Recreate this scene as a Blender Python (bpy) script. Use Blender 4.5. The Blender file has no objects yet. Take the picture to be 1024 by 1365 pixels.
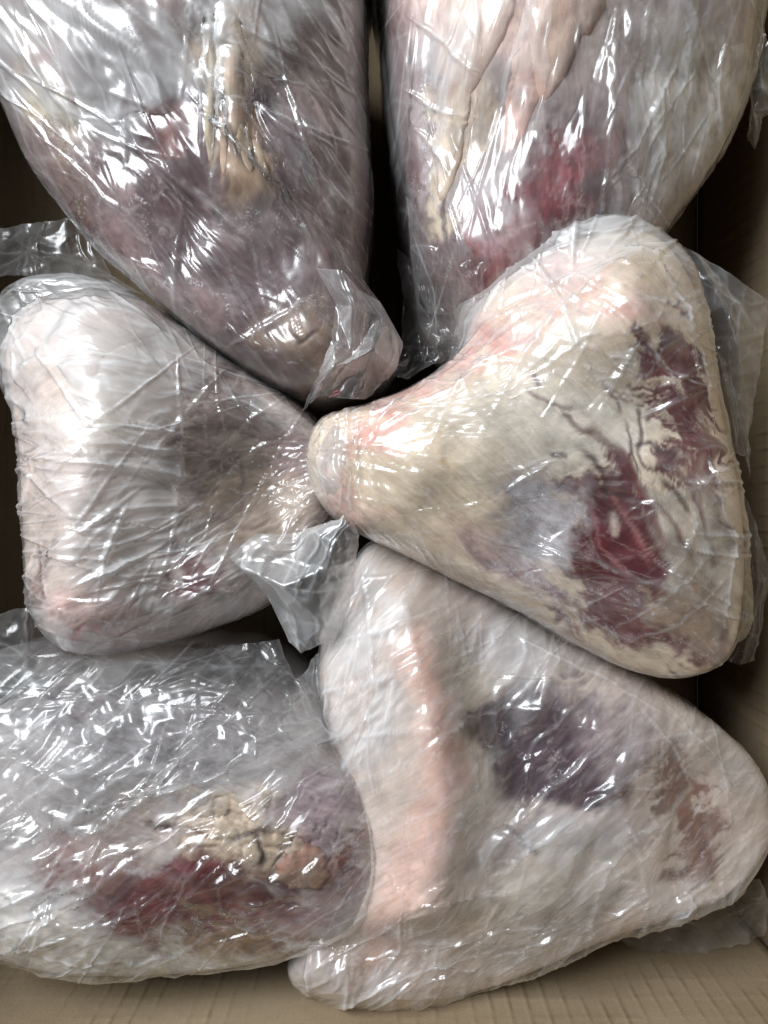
import bpy, math, random
import numpy as np

# ------------------------------------------------------------------ camera, world, light, exposure
scene = bpy.context.scene
CAM_Z, FPX = 0.52, 1025.0                      # camera height above the carton floor, focal length in photo pixels
cam_data = bpy.data.cameras.new('camera')
cam_data.sensor_fit = 'HORIZONTAL'; cam_data.sensor_width = 36.0
cam_data.lens = 36.0 * FPX / 1024.0
cam_data.clip_start = 0.01; cam_data.clip_end = 50
camera = bpy.data.objects.new('camera', cam_data)
scene.collection.objects.link(camera)
camera.location = (0, 0, CAM_Z)                # looks straight down into the carton
scene.camera = camera

world = bpy.data.worlds.new('World'); scene.world = world; world.use_nodes = True
bg = world.node_tree.nodes['Background']
bg.inputs['Color'].default_value = (0.80, 0.88, 1.0, 1); bg.inputs['Strength'].default_value = 0.024

def area_lamp(name, loc, aim, sx, sy, power, color):
    d = bpy.data.lights.new(name, 'AREA'); d.shape = 'RECTANGLE'; d.size = sx; d.size_y = sy
    d.energy = power; d.color = color
    o = bpy.data.objects.new(name, d); scene.collection.objects.link(o)
    from mathutils import Vector
    o.location = loc
    o.rotation_euler = (Vector(aim) - Vector(loc)).to_track_quat('-Z', 'Y').to_euler()
    return o
area_lamp('window_light', (-0.95, 0.85, 1.30), (0.0, 0.0, 0.1), 1.0, 1.0, 56.0, (0.925, 0.965, 1.0))
area_lamp('fill_light', (0.75, -0.25, 1.9), (0.0, 0.0, 0.1), 0.35, 1.1, 2.2, (1.0, 0.97, 0.93))  # added fill, unseen source, for glints on creases facing away from the window

scene.view_settings.view_transform = 'Standard'; scene.view_settings.look = 'None'
scene.view_settings.exposure = 0.0; scene.view_settings.gamma = 1.0
scene.view_settings.use_curve_mapping = False
scene.cycles.transparent_max_bounces = 24
scene.cycles.max_bounces = 8
scene.cycles.caustics_reflective = False; scene.cycles.caustics_refractive = False
scene.cycles.use_denoising = True
scene.cycles.sample_clamp_indirect = 4.0

# ------------------------------------------------------------------ maths helpers
def to_world(px, py, z):
    k = (CAM_Z - z) / FPX
    return (np.asarray(px, float) - 512.0) * k, -(np.asarray(py, float) - 682.5) * k
def to_photo(x, y, z):
    k = FPX / (CAM_Z - z)
    return x * k + 512.0, -y * k + 682.5

def _hash(ix, iy, iz, seed):
    h = (ix.astype(np.int64) * 374761393 + iy.astype(np.int64) * 668265263 + iz.astype(np.int64) * 2147483647 + seed * 974711) & 0xFFFFFFFF
    h = ((h ^ (h >> 13)) * 1274126177) & 0xFFFFFFFF
    h = ((h ^ (h >> 16)) * 2246822519) & 0xFFFFFFFF
    return ((h ^ (h >> 15)) & 0xFFFFFF) / float(0xFFFFFF)
def noise2(x, y, seed=0):
    ix, iy = np.floor(x), np.floor(y)
    fx, fy = x - ix, y - iy
    fx = fx * fx * fx * (fx * (fx * 6 - 15) + 10); fy = fy * fy * fy * (fy * (fy * 6 - 15) + 10)
    z = np.zeros_like(ix)
    a = _hash(ix, iy, z, seed); b = _hash(ix + 1, iy, z, seed)
    c = _hash(ix, iy + 1, z, seed); d = _hash(ix + 1, iy + 1, z, seed)
    return (a * (1 - fx) + b * fx) * (1 - fy) + (c * (1 - fx) + d * fx) * fy       # 0..1
def fbm(x, y, seed=0, octaves=4, gain=0.5):
    t = np.zeros_like(x); amp = 1.0; tot = 0.0
    for o in range(octaves):
        ca, sa = math.cos(o * 1.1 + seed), math.sin(o * 1.1 + seed)
        t += amp * noise2((x * ca - y * sa) * 2 ** o + 17.3 * o, (x * sa + y * ca) * 2 ** o - 9.1 * o, seed + o)
        tot += amp; amp *= gain
    return t / tot
def worley(x, y, seed=0):
    ix, iy = np.floor(x), np.floor(y)
    f1 = np.full(x.shape, 9.0); f2 = np.full(x.shape, 9.0); cid = np.zeros(x.shape)
    for dx in (-1, 0, 1):
        for dy in (-1, 0, 1):
            cx, cy = ix + dx, iy + dy
            zx = np.zeros_like(cx)
            qx = cx + _hash(cx, cy, zx, seed); qy = cy + _hash(cx, cy, zx + 1, seed)
            d = np.hypot(qx - x, qy - y)
            near = d < f1
            f2 = np.where(near, f1, np.minimum(f2, d))
            cid = np.where(near, _hash(cx, cy, zx + 2, seed), cid)
            f1 = np.where(near, d, f1)
    return f1, f2, cid
def sstep(a, b, x):
    t = np.clip((x - a) / (b - a), 0, 1); return t * t * (3 - 2 * t)
def spline(pts, per=24):
    p = np.array(pts, float); n = len(p); out = []
    t = np.linspace(0, 1, per, endpoint=False)[:, None]
    for i in range(n):
        p0, p1, p2, p3 = p[i - 1], p[i], p[(i + 1) % n], p[(i + 2) % n]
        out.append(0.5 * (2 * p1 + (p2 - p0) * t + (2 * p0 - 5 * p1 + 4 * p2 - p3) * t * t + (3 * p1 - p0 - 3 * p2 + p3) * t ** 3))
    return np.concatenate(out)

class Star:
    """a closed outline around a centre: R(theta)"""
    def __init__(self, pts, centre, z):
        s = spline(pts); x, y = to_world(s[:, 0], s[:, 1], z)
        cx, cy = to_world(centre[0], centre[1], z)
        self.c = (float(cx), float(cy))
        th = np.arctan2(y - cy, x - cx); r = np.hypot(x - cx, y - cy)
        o = np.argsort(th); th, r = th[o], r[o]
        self.th = np.concatenate([th - 2 * math.pi, th, th + 2 * math.pi]); self.r = np.concatenate([r, r, r])
    def R(self, th): return np.interp(th, self.th, self.r)
    def hug(self, other):
        """pull this outline in to the other wherever the two nearly touch"""
        o = np.hypot(*self.c) * 0 + other.R(self.th); d = self.r - o
        t = np.clip((d - 0.006) / 0.012, 0, 1); self.r = o + 0.0014 + np.maximum(d, 0) * t * t * (3 - 2 * t) * 1.03
    def s(self, x, y):
        dx, dy = x - self.c[0], y - self.c[1]
        return np.hypot(dx, dy) / self.R(np.arctan2(dy, dx))
    def disc(self, n):
        a = np.linspace(-1, 1, n); gx, gy = np.meshgrid(a, a, indexing='xy')
        u = gx * np.sqrt(1 - gy * gy / 2); v = gy * np.sqrt(1 - gx * gx / 2)
        t = np.clip(np.hypot(u, v), 0, 1); th = np.arctan2(v, u)
        return t, th

def seg_dist(px, py, pts):
    """distance to a polyline and the position 0..1 along it"""
    best = np.full(px.shape, 1e9); along = np.zeros(px.shape)
    P = np.array(pts, float); L = np.hypot(*(P[1:] - P[:-1]).T); cum = np.concatenate([[0], np.cumsum(L)])
    for i in range(len(P) - 1):
        a, b = P[i], P[i + 1]; d = b - a; q = d @ d + 1e-12
        t = np.clip(((px - a[0]) * d[0] + (py - a[1]) * d[1]) / q, 0, 1)
        e = np.hypot(px - a[0] - t * d[0], py - a[1] - t * d[1])
        m = e < best; best = np.where(m, e, best); along = np.where(m, (cum[i] + t * L[i]) / cum[-1], along)
    return best, along
def ellipse(px, py, e):
    cx, cy, rx, ry, rot = e; a = math.radians(rot)
    dx, dy = px - cx, py - cy
    return np.hypot((dx * math.cos(a) + dy * math.sin(a)) / rx, (-dx * math.sin(a) + dy * math.cos(a)) / ry)
def inside_dist(px, py, poly):
    """signed distance to a polygon in photo pixels, negative inside"""
    P = np.array(poly, float); d, _ = seg_dist(px, py, np.vstack([P, P[:1]]))
    ins = np.zeros(px.shape, bool); n = len(P)
    for i in range(n):
        x0, y0 = P[i]; x1, y1 = P[(i + 1) % n]
        if y0 == y1: continue
        c = ((y0 > py) != (y1 > py)) & (px < (x1 - x0) * (py - y0) / (y1 - y0) + x0)
        ins ^= c
    return np.where(ins, -d, d)

# ------------------------------------------------------------------ mesh helpers
def grid_faces(n, m, flip=False, base=0):
    i = np.arange(n * m).reshape(n, m)
    a, b, c, d = i[:-1, :-1].ravel(), i[:-1, 1:].ravel(), i[1:, 1:].ravel(), i[1:, :-1].ravel()
    return (np.stack([a, d, c, b], 1) if flip else np.stack([a, b, c, d], 1)) + base
def grid_normals(P):
    du = np.gradient(P, axis=1); dv = np.gradient(P, axis=0)
    n = np.cross(du, dv); l = np.linalg.norm(n, axis=2, keepdims=True)
    n = n / np.maximum(l, 1e-12)
    n = np.where(n[..., 2:3] < -0.2, -n, n)
    return n
def build(name, V, Fq, material, parent=None, colors=None, attrs=None, uv=None, smooth=True):
    origin = np.array(parent_world(parent))
    V = np.asarray(V, float).reshape(-1, 3) - origin
    me = bpy.data.meshes.new(name)
    me.vertices.add(len(V)); me.vertices.foreach_set('co', V.astype(np.float32).ravel())
    k = Fq.shape[1]
    me.loops.add(len(Fq) * k); me.loops.foreach_set('vertex_index', Fq.astype(np.int32).ravel())
    me.polygons.add(len(Fq)); me.polygons.foreach_set('loop_start', np.arange(0, len(Fq) * k, k, dtype=np.int32))
    me.polygons.foreach_set('loop_total', np.full(len(Fq), k, np.int32))
    me.polygons.foreach_set('use_smooth', np.full(len(Fq), smooth))
    me.update(calc_edges=True); me.validate()
    if colors is not None:
        a = me.attributes.new('tint', 'FLOAT_COLOR', 'POINT')
        a.data.foreach_set('color', np.concatenate([colors, np.ones((len(colors), 1))], 1).astype(np.float32).ravel())
    for key, val in (attrs or {}).items():
        a = me.attributes.new(key, 'FLOAT', 'POINT'); a.data.foreach_set('value', np.asarray(val, np.float32).ravel())
    if uv is not None:
        a = me.attributes.new('flow', 'FLOAT_VECTOR', 'POINT')
        a.data.foreach_set('vector', np.concatenate([uv, np.zeros((len(uv), 1))], 1).astype(np.float32).ravel())
    me.materials.append(material)
    o = bpy.data.objects.new(name, me); scene.collection.objects.link(o)
    if parent is not None: o.parent = parent
    return o
def parent_world(p):
    x = [0.0, 0.0, 0.0]
    while p is not None:
        for i in range(3): x[i] += p.location[i]
        p = p.parent
    return x
def thing(name, loc, label, category, group=None):
    o = bpy.data.objects.new(name, None); scene.collection.objects.link(o); o.location = loc
    o.empty_display_size = 0.02
    o['label'] = label; o['category'] = category
    if group: o['group'] = group
    return o

# ------------------------------------------------------------------ materials
def new_mat(name):
    m = bpy.data.materials.new(name); m.use_nodes = True; nt = m.node_tree; nt.nodes.clear()
    return m, nt
class NT:
    def __init__(self, nt): self.nt = nt
    def n(self, t, **kw):
        o = self.nt.nodes.new(t)
        for k, v in kw.items(): setattr(o, k, v)
        return o
    def l(self, a, b): self.nt.links.new(a, b)
    def val(self, sock, v):
        if hasattr(v, 'is_linked') or hasattr(v, 'links'): self.l(v, sock)
        else: sock.default_value = v
    def math(self, op, a, b=0.0, c=0.0, clamp=False):
        o = self.n('ShaderNodeMath', operation=op, use_clamp=clamp)
        self.val(o.inputs[0], a); self.val(o.inputs[1], b); self.val(o.inputs[2], c)
        return o.outputs[0]
    def mapr(self, v, a, b, c=0.0, d=1.0, smooth=True):
        o = self.n('ShaderNodeMapRange', interpolation_type='SMOOTHSTEP' if smooth else 'LINEAR')
        self.val(o.inputs[0], v); self.val(o.inputs[1], a); self.val(o.inputs[2], b); self.val(o.inputs[3], c); self.val(o.inputs[4], d)
        return o.outputs[0]
    def vec(self, v, scale=(1, 1, 1), loc=(0, 0, 0), rot=0.0):
        o = self.n('ShaderNodeMapping'); self.l(v, o.inputs['Vector'])
        o.inputs['Scale'].default_value = scale; o.inputs['Location'].default_value = loc; o.inputs['Rotation'].default_value = (0, 0, rot)
        return o.outputs[0]
    def noise(self, v, scale, detail=3.0, rough=0.5, dist=0.0):
        o = self.n('ShaderNodeTexNoise'); self.l(v, o.inputs['Vector'])
        o.inputs['Scale'].default_value = scale; o.inputs['Detail'].default_value = detail
        o.inputs['Roughness'].default_value = rough; o.inputs['Distortion'].default_value = dist
        return o.outputs['Fac']
    def attr(self, name, out='Fac'):
        return self.n('ShaderNodeAttribute', attribute_name=name).outputs[out]
    def mix(self, f, a, b):
        o = self.n('ShaderNodeMix', data_type='RGBA')
        self.val(o.inputs[0], f); self.val(o.inputs[6], a); self.val(o.inputs[7], b)
        return o.outputs[2]

def flesh_material():
    m, nt = new_mat('frozen_flesh'); N = NT(nt)
    co = N.n('ShaderNodeTexCoord').outputs['Object']
    tint = N.attr('tint', 'Color'); frost = N.attr('frost'); grain = N.attr('flow', 'Vector')
    nf = N.noise(co, 900, 4, 0.65); nm = N.noise(co, 170, 4, 0.6, 0.4)
    fib = N.noise(N.vec(grain, (900, 60, 1)), 1.0, 3, 0.55)
    v = N.math('MULTIPLY_ADD', N.math('SUBTRACT', nm, 0.5), 0.45, 1.0)
    v = N.math('MULTIPLY_ADD', N.math('SUBTRACT', fib, 0.5), 0.5, v)
    hsv = N.n('ShaderNodeHueSaturation'); N.l(tint, hsv.inputs['Color']); N.l(v, hsv.inputs['Value'])
    hsv.inputs['Saturation'].default_value = 1.0
    fm = N.math('ADD', N.math('MULTIPLY', nm, 0.45), N.math('MULTIPLY', nf, 0.55))
    th = N.math('MULTIPLY_ADD', frost, -0.34, 0.79)
    fr = N.mapr(fm, th, N.math('ADD', th, 0.10))
    col = N.mix(N.math('MULTIPLY', fr, 0.75), hsv.outputs[0], (0.60, 0.61, 0.64, 1))
    h = N.math('ADD', N.math('MULTIPLY', nm, 0.6), N.math('MULTIPLY', fib, 0.25))
    h = N.math('ADD', h, N.math('MULTIPLY', N.math('MULTIPLY', fr, nf), 0.25))
    b = N.n('ShaderNodeBump'); b.inputs['Strength'].default_value = 0.45; b.inputs['Distance'].default_value = 0.0006; N.l(h, b.inputs['Height'])
    p = N.n('ShaderNodeBsdfPrincipled'); N.l(col, p.inputs['Base Color']); N.l(b.outputs[0], p.inputs['Normal'])
    p.inputs['Roughness'].default_value = 0.48; p.inputs['Specular IOR Level'].default_value = 0.4
    p.inputs['Subsurface Weight'].default_value = 0.0; p.inputs['Subsurface Radius'].default_value = (1.0, 0.45, 0.35); p.inputs['Subsurface Scale'].default_value = 0.004
    o = N.n('ShaderNodeOutputMaterial'); N.l(p.outputs[0], o.inputs[0])
    return m

def film_material(name):
    m, nt = new_mat(name); N = NT(nt)
    milk = N.attr('milk'); loose = N.attr('loose')
    lw = N.n('ShaderNodeLayerWeight'); lw.inputs['Blend'].default_value = 0.5
    cosv = N.math('MAXIMUM', N.math('SUBTRACT', 1.0, lw.outputs['Facing']), 0.18)
    milk = N.math('SUBTRACT', 1.0, N.math('POWER', N.math('SUBTRACT', 1.0, milk), N.math('DIVIDE', 1.0, cosv)), clamp=True)
    tr = N.n('ShaderNodeBsdfTransparent'); tr.inputs[0].default_value = (0.99, 0.99, 0.99, 1)
    df = N.n('ShaderNodeBsdfDiffuse'); df.inputs[0].default_value = (0.89, 0.90, 0.905, 1)
    tl = N.n('ShaderNodeBsdfTranslucent'); tl.inputs[0].default_value = (0.89, 0.90, 0.905, 1)
    dm = N.n('ShaderNodeMixShader'); dm.inputs[0].default_value = 0.35; N.l(df.outputs[0], dm.inputs[1]); N.l(tl.outputs[0], dm.inputs[2])
    s1 = N.n('ShaderNodeMixShader'); N.l(milk, s1.inputs[0]); N.l(tr.outputs[0], s1.inputs[1]); N.l(dm.outputs[0], s1.inputs[2])
    fr = N.n('ShaderNodeFresnel'); geo = N.n('ShaderNodeNewGeometry')
    N.l(N.math('MULTIPLY_ADD', geo.outputs['Backfacing'], 1 / 1.5 - 1.5, 1.5), fr.inputs['IOR'])     # a film has air on both sides
    g2 = N.n('ShaderNodeBsdfAnisotropic'); g2.inputs['Roughness'].default_value = 0.38; g2.inputs['Color'].default_value = (1, 1, 1, 1)
    s2 = N.n('ShaderNodeMixShader'); N.l(N.math('MULTIPLY', fr.outputs[0], N.math('MULTIPLY_ADD', loose, 1.2, 0.4), clamp=True), s2.inputs[0]); N.l(s1.outputs[0], s2.inputs[1]); N.l(g2.outputs[0], s2.inputs[2])
    g1 = N.n('ShaderNodeBsdfAnisotropic'); g1.inputs['Roughness'].default_value = 0.19; g1.inputs['Color'].default_value = (1, 1, 1, 1)
    s3 = N.n('ShaderNodeMixShader'); N.l(N.math('MULTIPLY', fr.outputs[0], 1.15, clamp=True), s3.inputs[0]); N.l(s2.outputs[0], s3.inputs[1]); N.l(g1.outputs[0], s3.inputs[2])
    o = N.n('ShaderNodeOutputMaterial'); N.l(s3.outputs[0], o.inputs[0])
    return m

def cardboard_material():
    m, nt = new_mat('kraft_cardboard'); N = NT(nt)
    co = N.n('ShaderNodeTexCoord').outputs['UV']
    n1 = N.noise(co, 9, 5, 0.6); n2 = N.noise(N.vec(co, (160, 300, 1)), 1.0, 3, 0.6); n3 = N.noise(co, 900, 2, 0.6)
    wob = N.noise(co, 30, 3, 0.5)
    sep = N.n('ShaderNodeSeparateXYZ'); N.l(co, sep.inputs[0])
    u = N.math('MULTIPLY_ADD', wob, 0.0014, sep.outputs[0]); v = N.math('MULTIPLY_ADD', wob, 0.006, sep.outputs[1])
    fl = N.math('SINE', N.math('MULTIPLY', u, 2 * math.pi / 0.0105))
    fl = N.math('POWER', N.math('MULTIPLY_ADD', fl, 0.5, 0.5), 5.0)
    hl = N.math('POWER', N.math('MULTIPLY_ADD', N.math('SINE', N.math('MULTIPLY', v, 2 * math.pi / 0.017)), 0.5, 0.5), 5.0)
    gate = N.mapr(N.noise(co, 22, 3, 0.6), 0.38, 0.68)
    h = N.math('ADD', N.math('MULTIPLY', N.math('ADD', fl, N.math('MULTIPLY', hl, 0.45)), N.math('MULTIPLY_ADD', gate, -0.85, -0.05)), N.math('MULTIPLY', n1, 1.2))
    h = N.math('ADD', h, N.math('MULTIPLY', n3, 0.12))
    b = N.n('ShaderNodeBump'); b.inputs['Strength'].default_value = 0.55; b.inputs['Distance'].default_value = 0.0010; N.l(h, b.inputs['Height'])
    k = N.math('ADD', N.math('MULTIPLY', n1, 0.5), N.math('ADD', N.math('MULTIPLY', n2, 0.12), N.math('MULTIPLY', n3, 0.38)))
    col = N.mix(N.mapr(k, 0.3, 0.7), (0.225, 0.168, 0.104, 1), (0.34, 0.265, 0.172, 1))
    col = N.mix(N.math('MULTIPLY', N.math('MULTIPLY', fl, gate), 0.28), col, (0.16, 0.11, 0.065, 1))
    spk = N.mapr(N.noise(co, 420, 2, 0.5), 0.70, 0.76)
    col = N.mix(N.math('MULTIPLY', spk, 0.5), col, (0.12, 0.08, 0.05, 1))
    p = N.n('ShaderNodeBsdfPrincipled'); N.l(col, p.inputs['Base Color']); N.l(b.outputs[0], p.inputs['Normal'])
    p.inputs['Roughness'].default_value = 0.85; p.inputs['Specular IOR Level'].default_value = 0.15
    o = N.n('ShaderNodeOutputMaterial'); N.l(p.outputs[0], o.inputs[0])
    return m
def simple_material(name, col, rough):
    m, nt = new_mat(name); N = NT(nt)
    co = N.n('ShaderNodeTexCoord').outputs['Object']
    c = N.mix(N.noise(co, 600, 3, 0.6), tuple(0.7 * x for x in col) + (1,), col + (1,))
    p = N.n('ShaderNodeBsdfPrincipled'); N.l(c, p.inputs['Base Color']); p.inputs['Roughness'].default_value = rough
    o = N.n('ShaderNodeOutputMaterial'); N.l(p.outputs[0], o.inputs[0]); return m

FLESH = flesh_material()
FILM = film_material('clear_film')
KRAFT = cardboard_material()

# ------------------------------------------------------------------ the carton
FLOOR = -0.075
XL, XR = float(to_world(-14, 0, FLOOR)[0]), float(to_world(930, 0, FLOOR)[0])
YT, YB = float(to_world(0, -40, FLOOR)[1]), float(to_world(0, 1159, FLOOR)[1])
WALL_H, WALL_T = 0.275, 0.004
carton = thing('cardboard_box', ((XL + XR) / 2, (YT + YB) / 2, FLOOR), 'open brown corrugated cardboard box holding all the bagged meat', 'box')
def panel(name, p0, pu, pv, depth, nu=60, nv=24, bow=0.0):
    """a cardboard panel: a sheet p0 + u*pu + v*pv with a thickness along depth; UV in metres"""
    p0, pu, pv, depth = (np.array(a, float) for a in (p0, pu, pv, depth))
    a, b = np.meshgrid(np.linspace(0, 1, nu), np.linspace(0, 1, nv), indexing='xy')
    S = p0 + a[..., None] * pu + b[..., None] * pv
    w = bow * np.sin(np.pi * a) * b + 0.0012 * (fbm(a * 7, b * 4, 3, 3) - 0.5) * np.sin(np.pi * np.clip(a, 0, 1)) * np.sin(np.pi * b)
    nd = depth / np.linalg.norm(depth)
    S = S + w[..., None] * nd
    Bk = S + depth
    V = np.concatenate([S.reshape(-1, 3), Bk.reshape(-1, 3)])
    F = [grid_faces(nv, nu), grid_faces(nv, nu, True, nu * nv)]
    i = np.arange(nu * nv).reshape(nv, nu); ring = np.concatenate([i[0, :], i[1:, -1], i[-1, -2::-1], i[-2:0:-1, 0]])
    nx = np.roll(ring, -1); F.append(np.stack([nx, ring, ring + nu * nv, nx + nu * nv], 1))
    o = build(name, V, np.concatenate(F), KRAFT, carton)
    uvl = o.data.uv_layers.new(name='UVMap')
    lv = np.zeros(len(o.data.loops), np.int32); o.data.loops.foreach_get('vertex_index', lv)
    uu = np.concatenate([(a * np.linalg.norm(pu)).ravel()] * 2); vv = np.concatenate([(b * np.linalg.norm(pv)).ravel()] * 2)
    uvl.data.foreach_set('uv', np.stack([uu[lv], vv[lv]], 1).astype(np.float32).ravel())
    return o
panel('bottom_panel', (XL, YB, FLOOR), (XR - XL, 0, 0), (0, YT - YB, 0), (0, 0, -WALL_T))
panel('side_panel', (XR, YB, FLOOR + 0.0005), (0, YT - YB, 0), (0, 0, WALL_H), (WALL_T, 0, 0), bow=0.004)
panel('side_panel', (XL, YT, FLOOR + 0.0005), (0, YB - YT, 0), (0, 0, WALL_H), (-WALL_T, 0, 0), bow=0.004)
panel('side_panel', (XL - WALL_T, YB - 0.0005, FLOOR + 0.0005), (XR - XL + 2 * WALL_T, 0, 0), (0, 0, WALL_H), (0, -WALL_T, 0), bow=0.003)
panel('side_panel', (XR + WALL_T, YT + 0.0005, FLOOR + 0.0005), (XL - XR - 2 * WALL_T, 0, 0), (0, 0, WALL_H), (0, WALL_T, 0), bow=0.003)

# ------------------------------------------------------------------ bagged joints
FAT, WHITE, PINK = (0.66, 0.56, 0.47), (0.72, 0.67, 0.62), (0.66, 0.36, 0.31)
YELLOW, RED, PURPLE = (0.72, 0.60, 0.42), (0.115, 0.021, 0.025), (0.10, 0.058, 0.062)
BROWN, GREY, ROSE = (0.16, 0.075, 0.045), (0.42, 0.38, 0.37), (0.60, 0.44, 0.40)
DARK = (0.045, 0.022, 0.02)

class Joint:
    def __init__(self, spec):
        self.q = spec; self.zm, self.hh = spec['zm'], spec['hh']
        self.zref = self.zm + 0.28 * self.hh
        self.star = Star(spec['meat'], spec['centre'], self.zref)
        self.bag = Star(spec['bag'], spec['centre'], self.zm + 0.2 * self.hh)
        self.bag.c = self.star.c; self.bag.hug(self.star)
        self.seed = spec['seed']
    def dome(self, s, hh, flat=0.8):
        return hh * np.power(np.clip(1 - s * s, 0, 1), 0.5 * flat)
    def height(self, x, y, lobes=True):
        """height of the meat's upper surface over plan position x, y"""
        s = self.star.s(x, y)
        px, py = to_photo(x, y, self.zm + self.hh * 0.75)
        z = self.zm + self.dome(s, self.hh, self.q.get('flat', 0.8))
        keep = np.clip(1 - np.clip(s, 0, 1) ** 4, 0, 1)
        for cpx, cpy, fr, gx, gy in self.q.get('cuts', []):             # flattened faces
            cx, cy = to_world(cpx, cpy, self.zm + 0.75 * self.hh)
            zc = self.zm + fr * self.hh + gx * (x - cx) + gy * (y - cy); k = 0.010
            h = np.clip(0.5 + 0.5 * (zc - z) / k, 0, 1); z = zc * (1 - h) + z * h - k * h * (1 - h)
        for b in self.q.get('bumps', []):
            d = ellipse(px, py, b[:5]); z = z + b[5] * np.exp(-d * d * 1.6) * keep
        for pts, w, amp in self.q.get('ridges', []):
            d, t = seg_dist(px, py, pts); z = z + amp * np.exp(-(d / w) ** 2) * keep
        z = z + keep * (0.011 * (fbm(x * 17, y * 17, self.seed, 2) - 0.5) + 0.004 * (fbm(x * 42, y * 42, self.seed + 2, 2) - 0.5) + 0.0008 * (fbm(x * 75, y * 75, self.seed + 5, 3) - 0.5))
        if lobes:
            for L in self.q.get('lobes', []):
                z = z + self.lobe_rise(L, px, py)
        return z, s
    def lobe_rise(self, L, px, py):
        d = ellipse(px, py, L['e'])
        return 0.45 * L['h'] * sstep(1.3, 0.72, d)

def make_meat(J, parent, n=280):
    t, th = J.star.disc(n); s = np.sin(t * math.pi / 2)
    R = J.star.R(th)
    x = J.star.c[0] + s * R * np.cos(th); y = J.star.c[1] + s * R * np.sin(th)
    z, _ = J.height(x, y, False)
    P = np.stack([x, y, z], 2)
    Nn = grid_normals(P)
    px, py = to_photo(x, y, z)
    # carved cracks and veins
    col, frost, carve = paint(J, px, py, x, y)
    P = P - Nn * carve[..., None]
    P[..., 2] = np.maximum(P[..., 2], 0.004)
    nb = 60                                              # the underside, coarser
    t2, th2 = J.star.disc(nb); s2 = np.sin(t2 * math.pi / 2); R2 = J.star.R(th2)
    x2 = J.star.c[0] + s2 * R2 * np.cos(th2); y2 = J.star.c[1] + s2 * R2 * np.sin(th2)
    z2 = np.maximum(J.zm - J.dome(s2, (J.zm - FLOOR) * 1.05, 0.6), FLOOR + 0.004) + 0.0005
    V = np.concatenate([P.reshape(-1, 3), np.stack([x2, y2, z2], 2).reshape(-1, 3)])
    F = np.concatenate([grid_faces(n, n), grid_faces(nb, nb, True, n * n)])
    cc = np.concatenate([col.reshape(-1, 3), np.tile(np.array(J.q['base']), (nb * nb, 1))])
    a = math.radians(J.q.get('grain', 60)); gx = x * math.cos(a) + y * math.sin(a); gy = -x * math.sin(a) + y * math.cos(a)
    gw = 0.01 * fbm(x * 25, y * 25, J.seed + 31, 2)
    uv = np.concatenate([np.stack([gy + gw, gx], 2).reshape(-1, 2), np.stack([y2, x2], 2).reshape(-1, 2)])
    return build('meat', V, F, FLESH, parent, cc, {'frost': np.concatenate([frost.ravel(), np.zeros(nb * nb)])}, uv)

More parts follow.
